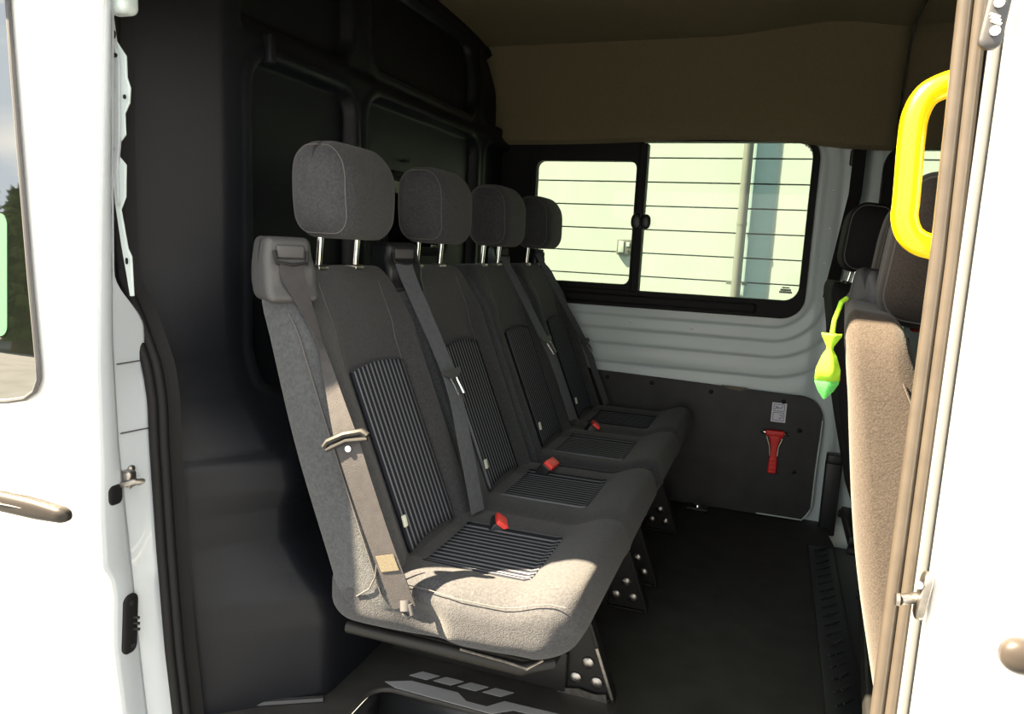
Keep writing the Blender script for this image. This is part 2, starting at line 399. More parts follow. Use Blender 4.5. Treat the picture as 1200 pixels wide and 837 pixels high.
# ---- lining board low on the far wall
lp = empty('lining_board', (-.5, 3.07, 0))
pl = MB(lp.location)
top = [(-1.15, .575), (-.9, .553), (-.685, .53), (.10, .508)] + [(.14 + .088 * math.sin(a), .42 + .088 * math.cos(a)) for a in [math.pi / 2 * i / 8 for i in range(9)]]
pts = [(x, 3.075, z) for x, z in top] + [(.222, 3.075, .06), (.205, 3.075, .03), (.19, 3.075, .004), (-1.15, 3.075, .004)]
pl.prism(pts, (0, -.012, 0)); pl.build('board', PANELM, lp, bevel=.002)
eg = MB(lp.location); eg.tube([(.2295, 3.062, .42), (.224, 3.062, .2), (.224, 3.062, .06), (.208, 3.062, .03), (.192, 3.062, .008), (.02, 3.062, .008)], .003, 6); eg.build('edge_trim', WHITE_IN, lp)
chip = MB(lp.location); chip.prism([(-.165, 3.0625, .520), (-.13, 3.0625, .506), (-.09, 3.0625, .503), (-.06, 3.0625, .512), (-.06, 3.0625, .518)], (0, -.0012, 0)); chip.build('worn_patch', TAN, lp)
for x, z in ((-.63, .505), (-.44, .498), (-.20, .487), (.08, .478), (.15, .37), (.145, .20), (-.33, .40)): screw(lp, (x, 3.0625, z), (0, -1, 0), .009)
tag(lp, 'black lining board with rounded top corner screwed low on the far wall', 'panel')
# floor anchor by the board
an = empty('floor_anchor', (-.21, 3.02, 0)); a_ = MB(an.location)
a_.rbox((-.21, 3.02, .006), (.045, .03, .006), .004, (1, 1, 1), 2); a_.build('base', BLKPL, an)
b_ = MB(an.location); b_.tube([(-.21, 3.02, .010), (-.21, 3.02, .022), (-.21, 3.02, .028)], [.02, .018, .004], 12); b_.build('bolt', CHROME, an)
tag(an, 'small black floor anchor with a shiny bolt at the foot of the lining board', 'anchor')

# ---- emergency hammer and its sticker
HY = 3.047
hm = empty('emergency_hammer', (.062, HY, .19)); h = MB(hm.location)
h.rbox((.060, HY - .004, .352), (.036, .012, .012), .006, (2, 1, 1), 3)
def taper(x, y, z): k = interp([(-.08, .78), (-.02, .7), (.0, .55), (.03, .62), (.08, 1.25)], z); return (x * k, y, z)
h.rbox((.062, HY - .004, .27), (.022, .010, .082), .006, (2, 1, 12), 3, fn=taper)
h.build('handle', RED, hm)
for sgn in (-1, 1):
    t_ = MB(hm.location); t_.tube([(.060 + sgn * .034, HY - .004, .352), (.060 + sgn * .046, HY - .004, .352), (.060 + sgn * .056, HY - .004, .352)], [.008, .0075, .002], 10); t_.build('metal_tip', CHROME, hm)
    l_ = MB(hm.location); l_.tube([(.060 + sgn * .030, HY - .014, .338), (.061 + sgn * .017, HY - .014, .30), (.062 + sgn * .014, HY - .014, .262)], .0022, 6); l_.build('edge_line', CREAM, hm)
for i in range(4):
    g_ = MB(hm.location); g_.rbox((.062, HY - .0145, .25 - i * .018), (.012, .0015, .0025), .001, (1, 1, 1), 2); g_.build('grip_rib', REDB, hm)
tag(hm, 'red emergency hammer with silver tips mounted upright on the black board', 'hammer')
stk = empty('instruction_sticker', (.065, 3.062, .395)); s_ = MB(stk.location); s_.box((.066, 3.0615, .433), (.0275, .0012, .039)); s_.build('paper', PAPER, stk)
i_ = MB(stk.location)
frame_ring(i_, rr(.045, .087, .438, .466, .002, 2), rr(.047, .085, .440, .464, .002, 2), 3.0596, 3.0602)
frame_ring(i_, rr(.045, .087, .400, .433, .002, 2), rr(.047, .085, .402, .431, .002, 2), 3.0596, 3.0602)
i_.tube([(.05, 3.0595, .446), (.06, 3.0595, .456), (.072, 3.0595, .45), (.08, 3.0595, .46)], .0014, 5)
i_.tube([(.052, 3.0595, .458), (.064, 3.0595, .447)], .0014, 5)
i_.tube([(.068, 3.0595, .408), (.078, 3.0595, .412), (.08, 3.0595, .424), (.07, 3.0595, .422)], .0014, 5)
i_.build('pictogram', INK, stk)
tag(stk, 'small white instruction sticker with blue pictograms just above the red hammer', 'sticker')

# ================================================================== SEATS
def Fx(z): return -.663 - (z - .43) * .41
def Rx(z): return -.750 - (z - .31) * .318 - .012 * math.sin(math.pi * ss(.3, .95, z))
def back_deform(hy, near_bulge=1.0):
    def fn(n, y, zz):
        z = .635 + zz; t = (n + .07) / .14
        f = Fx(z); r = Rx(z)
        bol = ss(.10, .17, abs(y)) * .026 * ss(.93, .80, z) + .010 * ss(.80, .86, z)
        bol -= .012 * ss(.20, .215, abs(y))
        x = r + (f + bol - r) * t
        return (x, y, z)
    return fn
def cushion_surface(x, y, W, centers):
    """height of the cushion top"""
    z = .405 + .030 * ss(-.40, -.30, x) - .03 * ss(-.275, -.235, x)
    for c in centers: z -= .012 * ss(.14, .09, abs(y - c)) * ss(-.36, -.40, x)
    for a, b in zip(centers, centers[1:]): z -= .012 * math.exp(-((y - (a + b) / 2) / .025) ** 2)
    return z

def bench(x0, y0, W, centers, fab, side, label, belts, group, stripes=True, legs=(), near=True, buckles=(), HX=-.875, HZ=1.126, cdx=0, HS=1.0):
    org = Vector((-.5, 0, 0)); root = empty('bench_seat', (x0 - .5, y0, 0))
    tag(root, label, 'seat', group)
    def B(): return MB(org)
    # cushion
    def cf(x, y, z):
        X = -.508 + x; Y = W / 2 + y
        top = (z + .065) / .13
        zb = .274 + .012 * ss(-.6, -.3, X); zt = cushion_surface(X, Y, W, centers)
        Z = zb + (zt - zb) * top
        X += (1 - top) * (-.060) * ss(-.5, -.25, X) + cdx
        # belt anchor hollow in the near side and gentle wrinkles
        if near and Y < .08:
            g = math.exp(-((X + .575 + (Z - .34) * .5) / .045) ** 2 - ((Z - .325) / .035) ** 2)
            Y += .030 * g
            Y -= .010 * ss(-.54, -.50, X) * ss(.08, 0, Y)
        Y += .004 * noise.noise(Vector((X * 9, y * 4, Z * 9)))
        return (X, Y, Z)
    B().rbox((0, 0, 0), (.275, W / 2 - .004, .065), (.065, .055, .05), (26, 46, 4), 6, fn=cf).build('seat_cushion', fab, root)
    sm = B(); sm.tube([cf(-.1 + .03 * i, -W / 2 + .010, .050) for i in range(12)], .001, 6)
    sm.build('seam', STITCH, root)
    for c in centers:
        hw = .118
        # seat insert
        def ins(u, v, c=c): 
            X = -.61 + .225 * u; Y = c + (v - .5) * 2 * hw * (1 - .0 * u); return (X + cdx, Y, cushion_surface(X, Y, W, centers) + .0035)
        B().grid(ins, 16, 16).build('seat_insert', STR_C if stripes else fab, root, solid=-.008)
        # backrest
        hy = .2165; fn = back_deform(hy)
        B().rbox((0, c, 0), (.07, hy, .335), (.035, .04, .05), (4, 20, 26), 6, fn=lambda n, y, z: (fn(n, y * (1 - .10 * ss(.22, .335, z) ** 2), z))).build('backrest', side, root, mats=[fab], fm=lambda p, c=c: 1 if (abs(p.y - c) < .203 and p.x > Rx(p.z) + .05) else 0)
        def bi(u, v, c=c):
            z = .405 + .355 * u + .01 * math.sin(math.pi * v); y = (v - .5) * 2 * .108 * (1 + .0 * u)
            return (fn(.07, y, z - .635)[0] + .0045, c + y, z)
        B().grid(bi, 20, 16).build('backrest_insert', STR_B if stripes else fab, root, solid=-.008)
        se = B()
        for sy in (-1, 1):
            se.tube([(fn(.045, sy * hy, z - .635)[0], c + sy * (hy * (1 - .10 * ss(.22, .335, z - .635) ** 2) + .0005), z) for z in [.36 + .025 * i for i in range(22)]], .0015, 6)
            se.tube([(fn(.07, sy * .118, z - .635)[0] + .0005, c + sy * .118, z) for z in [.44 + .025 * i for i in range(21)]], .0012, 5)
        se.build('seam', STITCH if stripes else fab, root)
        # headrest
        def hf(x, y, z):
            x2 = x * (1 + .12 * ss(-.06, -.10, z) * 0) ; k = 1 - .10 * ss(.0, -.1, z) - .05 * ss(.03, .1, z)
            X = x + .010 * (1 - (y / .125) ** 2) * (1 if x > 0 else .4) - .05 * z * .5 - .018 * ss(.02, .10, z) * (1 if x > 0 else -.3)
            return (X, y * k, z)
        hr = B(); hr.rbox((HX, c - .005, HZ), (.068, .118, .097 * HS), (.042, .05, .05), (5, 8, 8), 7, fn=hf); hro = hr.build('headrest', fab, root)
        for s_ in (-1, 1):
            loop0 = []
            for cx_, cz_, a0 in ((1, 1, 0), (-1, 1, 90), (-1, -1, 180), (1, -1, 270)):
                for i in range(9):
                    an_ = math.radians(a0 + 90 * i / 8)
                    loop0.append((cx_ * .026 + .042 * .80 * math.cos(an_), s_ * (.068 + .05 * .63), cz_ * (.097 * HS - .05) + .05 * .80 * math.sin(an_)))
            ll = []
            for i, p_ in enumerate(loop0):
                q_ = loop0[(i + 1) % len(loop0)]; nn_ = max(1, int((Vector(q_) - Vector(p_)).length / .012))
                ll += [Vector(p_).lerp(Vector(q_), j_ / nn_) for j_ in range(nn_)]
            loop = [Vector(hf(*p_)) + Vector((HX, c - .005, HZ)) for p_ in ll]
            hs = B(); hs.tube(loop, .0015, 6, closed=True); hs.build('seam', STITCH, hro)
        for sy in (-.071, .071):
            r_ = B(); r_.tube([(HX - .022, c + sy, .93), (HX - .013, c + sy, HZ - .07)], .0068, 12); r_.build('headrest_post', CHROME, hro)
            k_ = B(); k_.rbox((HX - .020, c + sy, .968), (.016, .018, .006), .005, (1, 1, 1), 3); k_.build('post_guide', BLKPL if not stripes else STEEL, hro)
    # belts
    for (kind, hyc, path, wids, m) in belts:
        hb = B(); s = .62 if kind == 'far' else 1.0
        RZ = Matrix.Rotation(-.62, 3, 'Z'); HCn = Vector((-.908, hyc, .966 if s == 1 else .992))
        def hfn(x, y, z):
            if x > 0: x -= .018 * ss(-.005, .03, z) + .004
            x += .020 * ss(-.02, -.06, z); return (x, y * (1 - .12 * ss(0, .06, z)), z)
        hb.rbox(HCn, (.058 * s, .050 * s, .062 * s), (.018, .014, .016), (6, 4, 8), 4, fn=hfn, rot=RZ)
        hbo = hb.build('belt_housing', PLAST if m is WEB_DARK or not stripes else BLKPL, root)
        if path is None: continue
        fr0 = lambda x, y, z: HCn + RZ @ Vector((x * s, y * s, z * s))
        sl = B(); sl.tube([fr0(.044, -.032, .036), fr0(.050, -.029, .014), fr0(.054, 0, .010), fr0(.050, .029, .014), fr0(.044, .032, .036)], .0035, 8)
        sl.build('belt_slot', BLKMET, hbo)
        sl = B(); sl.rbox(fr0(.036, 0, .034), (.010, .027 * s, .013), .005, (1, 2, 1), 3, rot=RZ); sl.build('slot_cover', PLAST, hbo)
        path = [tuple(fr0(.050, 0, .012)), tuple(fr0(.064, 0, -.02))] + list(path[(1 if kind == 'near' else 2):]); wids = [tuple(RZ @ Vector((0, .024 * s, 0))), tuple(RZ @ Vector((0, .023 * s, 0)))] + list(wids[(1 if kind == 'near' else 2):])
        # dense path
        P = [Vector(p) for p in path]; Wd = [Vector(w) for w in wids]; dp = []; dw = []
        for i in range(len(P) - 1):
            a = P[max(i - 1, 0)]; b = P[i]; c_ = P[i + 1]; d = P[min(i + 2, len(P) - 1)]
            for j in range(8):
                t = j / 8; dp.append(.5 * (2 * b + (c_ - a) * t + (2 * a - 5 * b + 4 * c_ - d) * t * t + (3 * b - a - 3 * c_ + d) * t ** 3)); dw.append(Wd[i].lerp(Wd[i + 1], t))
        dp.append(P[-1]); dw.append(Wd[-1])
        bl = B(); bl.ribbon(dp, dw, .0013); blo = bl.build('seat_belt', m, root)
        if kind == 'near':
            g = B(); gi = 24; p = dp[gi]; w = dw[gi].normalized()
            t = (dp[gi + 1] - dp[gi - 1]).normalized(); nn = t.cross(w).normalized(); nn = nn if nn.y < 0 or nn.x > 0 else -nn
            g.tube([p + w * a + nn * .004 - t * b for a, b in ((-.045, -.004), (-.035, .004), (0, .009), (.035, .006), (.044, -.004))], .0065, 8)
            g.tube([p + w * a + nn * .006 - t * b for a, b in ((-.042, -.010), (0, -.003), (.042, -.010))], .004, 8); g.build('latch_tongue', mat('dark_tongue_plastic', (.016, .016, .016), .5, spec=.3), blo)
            tp = B(); tp.tube([p + nn * .0 + t * .018, p + nn * .006 + t * .018], .006, 10); tp.build('stop_button', CHROME, blo)
            lb = B(); q = dp[-6]; tt_ = (dp[-5] - dp[-7]).normalized(); ww = dw[-6].normalized(); n2 = tt_.cross(ww).normalized(); n2 = n2 if n2.y < 0 else -n2
            lb.prism([q + n2 * .0022 + ww * a + tt_ * b for a, b in ((-.018, -.016), (.018, -.016), (.018, .016), (-.018, .016))], n2 * .0006); lb.build('belt_label', TAN, blo)
            ank = B(); e = dp[-1]; ank.tube([e + Vector((0, .006, .012)), e + Vector((.004, .0, -.006))], .012, 10); ank.tube([e + Vector((.012, -.002, .01)), e + Vector((.018, -.004, -.008)), e + Vector((.01, .0, -.018)), e + Vector((-.006, .004, -.014))], .004, 8); ank.build('belt_anchor', PLAST, blo)
        elif kind == 'mid' or kind == 'far':
            gi = 16; p = dp[gi]; w = dw[gi].normalized(); t = (dp[gi + 1] - dp[gi - 1]).normalized(); nn = Vector((1, -.3, .35)).normalized()
            g = B(); g.prism([p + nn * .006 + w * a + t * b for a, b in ((-.032, -.008), (.032, -.012), (.030, .002), (.012, .012), (.008, .018), (-.008, .018), (-.012, .012), (-.034, .003))], nn * .006); g.build('belt_guide', PLAST, blo)
            tg = B(); q = p + nn * .010 + t * .014; u_ = (t + w * .18).normalized(); v_ = u_.cross(nn).normalized()
            tg.tube([q - v_ * .009, q - v_ * .009 + u_ * .042, q + v_ * .009 + u_ * .042, q + v_ * .009], .003, 6, closed=True); tg.build('latch_tongue', CHROME, blo)
    for (bx, by, bz, rz) in buckles:
        R_ = Matrix.Rotation(rz, 3, 'Z') @ Matrix.Rotation(.6, 3, 'Y')
        b1 = B(); b1.rbox((bx, by, bz - .008), (.017, .031, .032), .006, (1, 2, 2), 3, rot=R_); bo = b1.build('buckle', BLKPL, root)
        b2 = B(); b2.rbox(Vector((bx, by, bz - .008)) + R_ @ Vector((.002, 0, .030)), (.015, .0285, .012), .005, (1, 2, 1), 3, rot=R_)
        b2.build('release_button', REDB, bo)
    if near:
        pp_ = B(); pp_.tube([tuple(Vector(at(px, py, 1, y0 - .001 + dy_)) - Vector((x0, y0, 0))) for px, py, dy_ in ((418, 699, .002), (433, 690, .0), (440, 676, .0), (442, 655, .002), (440, 630, .003), (434, 600, .004))], .0016, 6); pp_.build('piping', STITCH, root)
    # size tags on the backrest edge
    if stripes:
        for c in centers:
            tg = B(); tg.rbox((Fx(.475) + .028, c - .118, .475), (.003, .006, .012), .002, (1, 1, 1), 2, rot=Matrix.Rotation(-.3, 3, 'Y')); tg.build('fabric_tag', CREAM, root)
    # seat frame under the cushion
    fr = B()
    fr.rbox((-.56, W / 2, .258), (.20, W / 2 - .09, .016), .008, (2, 2, 1), 2)
    fr.tube([(-.76, .07, .24), (-.38, .07, .24), (-.33, .08, .26), (-.33, W - .08, .26), (-.38, W - .07, .24), (-.76, W - .07, .24)], .013, 10)
    fr.build('seat_frame', BLKMET, root)
    ed = B(); ed.tube([(-.50, .05, .262), (-.40, .045, .262), (-.36, .032, .266), (-.335, .05, .280)], .0025, 6); ed.build('frame_edge', STEEL, root)
    for ly in legs:
        lg = B()
        # triangular foot plate with side flange
        lg.prism([(-.385, ly, .0), (-.265, ly, .0), (-.258, ly, .012), (-.325, ly, .195), (-.345, ly, .20), (-.385, ly, .04)], (0, .006, 0))
        lg.prism([(-.262, ly - .012, .0), (-.255, ly - .012, .0), (-.255, ly - .012, .014), (-.325, ly - .012, .20), (-.335, ly - .012, .20), (-.265, ly - .012, .014)], (0, .03, 0))
        lg.prism([(-.385, ly - .01, .0), (-.265, ly - .01, .0), (-.265, ly - .01, .006), (-.385, ly - .01, .006)], (0, .03, 0))
        lo = lg.build('leg', BLKMET, root, bevel=.0015)
        for dx, dz in ((-.323, .082), (-.350, .038), (-.300, .038)):
            bt = B(); bt.tube([(dx, ly, dz), (dx, ly - .006, dz), (dx, ly - .010, dz), (dx, ly - .0105, dz)], [.0145, .014, .008, .002], 14); bt.build('bolt', STEEL, lo)
        if ly == legs[0] and near:
            rs = B(); rs.prism([(-.262, ly - .016, .012), (-.256, ly - .016, .014), (-.300, ly - .016, .13), (-.306, ly - .016, .128)], (0, .004, 0)); rs.prism([(-.39, ly - .014, .0), (-.27, ly - .014, .0), (-.275, ly - .014, .02), (-.30, ly - .014, .014), (-.34, ly - .014, .018), (-.385, ly - .014, .01)], (0, .004, 0)); rs.build('worn_edge', STEEL, lo)
        rl = B(); rl.rbox((-.60, ly, .05), (.23, .016, .05), .006, (3, 1, 1), 2)
        rl.tube([(-.70, ly, .09), (-.72, ly, .24)], .016, 10); rl.build('floor_rail', BLKMET, root)
    if near:
        mc = B(); mc.rbox((-.63, legs[0] - .02 if legs else .3, .095), (.035, .016, .012), .005, (1, 1, 1), 2); mc.tube([(-.70, .36, .12), (-.70, .36, .2)], .018, 10); mc.tube([(-.76, .34, .13), (-.73, .33, .125)], .010, 8); mc.build('adjuster', PLAST, root)
    root.location = (x0 - .5, y0, 0)
    return root

def rel(p, y0): return (p[0], p[1] - y0, p[2])
Y1, Y2 = 1.17, 2.075
near_path = [rel(p, Y1) for p in (tuple(at(346, 304, 1, 1.225)), tuple(at(374, 400, 1, 1.185)), tuple(at(406, 515, 1, 1.15)), tuple(at(440, 620, 1, 1.15)), tuple(at(474, 712, 1, 1.158)))]
near_w = [(.020, .012, .004), (.001, .006, .001), (.022, .004, .008), (.0235, .002, .006), (.021, .004, .006)]
w_ = (.006, .023, .0)
p2 = [rel(tuple(at(*q)), Y1) for q in ((481, 300, 0, -.825), (502, 362, 0, -.775), (526, 438, 0, -.715), (545, 520, 0, -.645), (560, 600, 0, -.60))]
p3 = [rel(tuple(at(*q)), Y2) for q in ((600, 300, 0, -.825), (618, 345, 0, -.78), (638, 398, 0, -.72), (655, 440, 0, -.665), (672, 492, 0, -.60))]
p4 = [rel(tuple(at(*q)), Y2) for q in ((646, 300, 0, -.825), (664, 345, 0, -.78), (684, 400, 0, -.72), (697, 435, 0, -.665), (711, 474, 0, -.60))]
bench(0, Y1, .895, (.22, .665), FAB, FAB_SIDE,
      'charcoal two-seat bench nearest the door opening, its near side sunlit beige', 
      [('near', .052, near_path, near_w, WEB_DARK), ('mid', p2[0][1] + .085, p2, [w_] * 5, WEB)], 'dark bench seats against the bulkhead',
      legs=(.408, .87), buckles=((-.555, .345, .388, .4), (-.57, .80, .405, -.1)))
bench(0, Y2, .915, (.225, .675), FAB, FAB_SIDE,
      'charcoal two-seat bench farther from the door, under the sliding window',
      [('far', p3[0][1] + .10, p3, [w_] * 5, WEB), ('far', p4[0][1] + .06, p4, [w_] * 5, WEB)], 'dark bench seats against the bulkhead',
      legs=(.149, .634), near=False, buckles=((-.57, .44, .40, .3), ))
# the row on the right, seen from behind
rb1 = bench(.93, 1.09, .895, (.22, .665), FAB_BROWN, FAB_BROWN, 'brown-grey fabric bench seen from behind at the right of the opening', [('far', .425, None, None, WEB)], 'seats on the right side', stripes=False, legs=(), near=False, HZ=1.068, HX=-.85, cdx=.12, HS=1.2)
rb1.rotation_euler = (0, .12, -.08); rb1.location.z = -.05
rb2 = bench(1.0, 2.12, .46, (.23,), FAB_BLACK_SHADE, FAB_BLACK_SHADE, 'shade-blackened single seat behind the brown bench, near the white pillar', [], 'seats on the right side', stripes=False, near=False, HZ=1.10, cdx=.12)
rb2.rotation_euler.y = .10; rb2.location.z = -.03
rb = MB(); rb.rbox(at(1077, 377, 1, 1.42), (.012, .012, .018), .005, (1, 1, 1), 2)
tag(rb.build('red_release_tab', REDB), 'small red tab behind the top of the brown backrest', 'tab')

# ---- lime scented sachet hanging from the brown bench
fr_ = empty('air_freshener', at(975, 400, 1, 1.15)); g = MB(fr_.location)
S0 = at(992, 350, 1, 1.16); S1 = at(986, 354, 1, 1.15); S2 = at(978, 375, 1, 1.15); S3 = at(974, 398, 1, 1.15)
g.tube([S0, S1, S2, S3], .0035, 8); g.build('cord', LIME, fr_)
def sach(mb, c, prof, n=20):
    pts = [c for z, r in prof]; vs = []; fs = []
    for i, (z, r) in enumerate(prof):
        for j in range(n):
            a = 2 * math.pi * j / n; q = .8 * r * (1 + .10 * math.cos(5 * a)); vs.append(c + Vector((q * math.cos(a), q * .6 * math.sin(a), z * .8)))
    for i in range(len(prof) - 1):
        for j in range(n): fs.append((i * n + j, i * n + (j + 1) % n, (i + 1) * n + (j + 1) % n, (i + 1) * n + j))
    mb.add(vs, fs)
cc = at(971, 420, 1, 1.15)
g = MB(fr_.location); sach(g, cc, [(.045, .017), (.040, .016), (.022, .006), (.016, .0055), (.005, .012), (-.02, .020), (-.04, .021)]); g.build('pouch', LIME, fr_, solid=.0008)
g = MB(fr_.location); sach(g, cc, [(-.025, .0195), (-.045, .020), (-.060, .013), (-.075, .002)]); g.build('filling', GREEN, fr_)
tag(fr_, 'lime green cloth sachet hanging on a cord beside the brown bench', 'air freshener')

# ---- yellow grab handle
gh = empty('grab_handle', (.15, 1.0, 1.04)); g = MB(gh.location)
gp = [at(px, py, 1, 1.0) for px, py in ((1125, 96), (1108, 100), (1086, 112), (1073, 135), (1068, 165), (1065, 200), (1062, 235), (1060, 256), (1066, 275), (1080, 286), (1100, 291))]
d_ = []
for i in range(len(gp) - 1):
    a = gp[max(i - 1, 0)]; b = gp[i]; c_ = gp[i + 1]; d = gp[min(i + 2, len(gp) - 1)]
    for j in range(6): t = j / 6; d_.append(.5 * (2 * b + (c_ - a) * t + (2 * a - 5 * b + 4 * c_ - d) * t * t + (3 * b - a - 3 * c_ + d) * t ** 3))
g.tube(d_ + [gp[-1]], .0148, 20); g.build('bar', YEL, gh)
for p in (gp[0], gp[-1]):
    g = MB(gh.location); g.rbox(p + Vector((.012, 0, 0)), (.012, .022, .03), .006, (1, 1, 1), 3); g.build('mount', YEL, gh)
tag(gh, 'bright yellow D-shaped grab handle at the right edge of the door opening', 'handle')

# ================================================================== NEAR SIDE BODY
# header over the door opening, unseen, sized to cut the sun; rear quarter wall
mb = MB(); mb.box((0, 1.02, 1.755), (2.35, .05, .30)); struct(mb.build('wall_near_header', WHITE))
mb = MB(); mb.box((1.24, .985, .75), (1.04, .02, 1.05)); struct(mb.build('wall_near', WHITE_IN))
# seal strip at the rear edge of the opening
sp = MB()
def rs(px0, px1, y, dy, z): return None
SZ = [1.62, 1.31, 1.04, .885, .68, .48, .1, -.25]
def spx(z): return .1575 + .006 * ss(1.31, 1.0, z) - .0 * z
for (a, b, r) in ((.0075, .950, .0085), (.0215, .944, .0075)):
    sp.tube([(spx(z) + a, b, z) for z in SZ], r, 12)
sp.box((.180, .962, .68), (.010, .008, .94))
struct(sp.build('trim_7', STRIP))
wl = MB(); wl.rbox((.196, .952, .68), (.0065, .018, .94), .004, (1, 1, 8), 2); struct(wl.build('trim_8', mat('shaded_door_edge_paint', (.13, .135, .14), .4)))  # white strip, its colour darkened to carry the shade on it

# ---- open sliding door standing outside, right
d2 = struct(empty('door_2', (.7, .9, -.2)))
def sk(u, v):
    x = .2 + 1.2 * u; z = -.3 + 1.95 * v
    y = .895 + .025 * ss(.5, .3, z) * 0 + .012 * ss(1.2, 1.6, z)
    y -= .006 * math.exp(-((z - .45) / .03) ** 2)
    return (x, y, z)
MB(d2.location).grid(sk, 30, 60).build('door_skin', WHITE, d2, solid=-.03)
dh = MB(d2.location); e = at(1196, 769, 1, .868)
dh.rbox(e + Vector((.055, 0, 0)), (.075, .014, .019), (.02, .012, .017), (4, 1, 2), 5); dh.build('door_handle', mat('brown_grey_rear_handle', (.03, .025, .022), .4, spec=.3), d2)
dr = MB(d2.location); dr.tube([e + Vector((.07 + .095 * math.cos(a), .012, .026 * math.sin(a))) for a in [2 * math.pi * i / 28 for i in range(28)]], .003, 6, closed=True); dr.build('handle_surround', GREYW, d2)
dl = MB(d2.location); c0 = at(1076, 695, 1, .90)
dl.rbox(c0 + Vector((.004, -.005, .0)), (.006, .012, .028), (.004, .01, .012), (1, 1, 4), 3, rot=Matrix.Rotation(.1, 3, 'Y'))
dl.build('striker_plate', STEEL, d2)
dl = MB(d2.location); q = at(1054, 703, 1, .885); dl.tube([q, q.lerp(at(1078, 700, 1, .90), 1)], .0062, 14); dl.tube([q + Vector((-.004, 0, 0)), q], .0072, 14)
dl.build('striker_pin', STEEL, d2)
dl = MB(d2.location); dl.tube([at(1077, 686, 1, .885), at(1077, 686, 1, .875)], .0045, 10); dl.build('striker_screw', CHROME, d2)
up = MB(d2.location); c1 = at(1168, 14, 1, .884)
up.rbox(c1, (.0105, .006, .036), (.009, .004, .009), (1, 1, 4), 4, rot=Matrix.Rotation(.10, 3, 'Y')); up.build('latch_plate', mat('dark_latch', (.07, .07, .075), .4, metal=.6), d2)
for px, py in ((1165, 37), (1170, 4)): 
    b = MB(d2.location); q = at(px, py, 1, .878); b.tube([q, q + Vector((0, -.004, 0))], .005, 10); b.build('latch_screw', CHROME, d2)
b = MB(d2.location)
for i in range(3): q = at(1166 + i * .7, 18 + i * 4, 1, .877); b.box(q, (.005, .001, .0011), Matrix.Rotation(.4, 3, 'Y'))
b.build('latch_slot', CREAM, d2)

# ---- front door (closed) on the left
DE = [(-.5, 1.08), (.09, 1.0), (.24, .985), (.335, .99), (.37, .985), (.40, .968), (.50, .966), (.6, .970), (.78, .970), (1.05, .984), (1.41, 1.008), (1.75, 1.05)]
DI = [(-.5, 1.12), (.05, 1.066), (.17, 1.054), (.35, 1.040), (.63, 1.016), (.83, 1.010), (1.13, 1.018), (1.42, 1.030), (1.75, 1.07)]
d1 = struct(empty('door_1', (-1.5, 1.0, -.2)))
XD = -1.125
HC = at(20, 572, 1, .97)
def dsk(u, v):
    x = -2.15 + (XD + 2.15) * u; z = -.35 + 2.1 * v; y = interp(DE, z)
    y += .045 * math.exp(-((x - HC.x) / .085) ** 4 - ((z - HC.z - .012) / .036) ** 4)
    y += .012 * ss(XD - .015, XD, x)
    return (x, y, z)
MB(d1.location).grid(dsk, 130, 180).build('door_skin', WHITE, d1, solid=-.004)
def edg(u, v):
    z = -.35 + 2.1 * v; a = interp(DE, z) + .012; b = interp(DI, z) + .006; return (XD + .004 * math.sin(math.pi * u), a + (b - a) * u, z)
MB(d1.location).grid(edg, 6, 120).build('door_edge', GREYW, d1, solid=-.003)
def atskin(px, py):
    y = 1.0
    for _ in range(4): y = interp(DE, at(px, py, 1, y).z) - .008
    return tuple(at(px, py, 1, y))
wo = [atskin(px, py) for px, py in ((8, -20), (16, 90), (26, 210), (36, 330), (45, 425), (46, 445), (41, 459), (30, 467), (10, 470), (-30, 471), (-260, 474))]
def onskin(p, off): return (p[0], interp(DE, p[2]) - off, p[2])
glp = [onskin(p, .006) for p in wo]; far_x = -2.1
poly = glp + [(far_x, interp(DE, .7) - .006, .69), (far_x, interp(DE, 1.5) - .006, 1.46)]
gm = MB(d1.location)
def gl(u, v):
    z = .690 + .78 * v; xr = interp([(p[2], p[0]) for p in reversed(wo[:10])], z); return (-2.1 + (xr + 2.1) * u, interp(DE, z) - .008, z)
gm.grid(gl, 30, 60).build('window_glass', GLASS_D, d1)
sl_ = MB(d1.location); sl_.tube([onskin(p, .009) for p in wo], .0045, 8); sl_.build('window_seal', PLAST, d1)
gs = MB(d1.location); a = at(-30, 395, 1, .975); b = at(9, 395, 1, .975); zt = at(0, 250, 1, .985).z
b = Vector(atskin(9, 395)); zt = atskin(0, 250)[2]; rrp = rr(b.x - .09, b.x, b.z, zt, .02); gs.prism([(x, interp(DE, z) - .0085, z) for x, z in rrp], (0, -.001, 0)); gs.build('green_sticker', mat('pale_green_sticker', (.055, .16, .085), .5), d1)
hd = MB(d1.location); hc = at(-10, 588, 1, .95)
def hfn2(x, y, z): return (x, y - .012 * (1 - (x / .15) ** 2), z * (1 - .25 * ss(.05, .13, x)) + .006 * (x / .13) ** 2 * -1)
hb0 = at(86, 601, 1, .93)
hd.rbox((hb0.x - .13, hb0.y - .004, hb0.z + .001), (.13, .014, .019), (.02, .012, .016), (10, 1, 2), 5, fn=hfn2); hd.build('door_handle', mat('brown_grey_handle', (.022, .019, .017), .4, spec=.3), d1)
hl = MB(d1.location); hl.tube([(hb0.x - .24, hb0.y - .030, hb0.z + .004), (hb0.x - .13, hb0.y - .031, hb0.z + .003), (hb0.x - .02, hb0.y - .022, hb0.z + .001)], .0015, 6); hl.build('handle_line', BLKPL, d1)
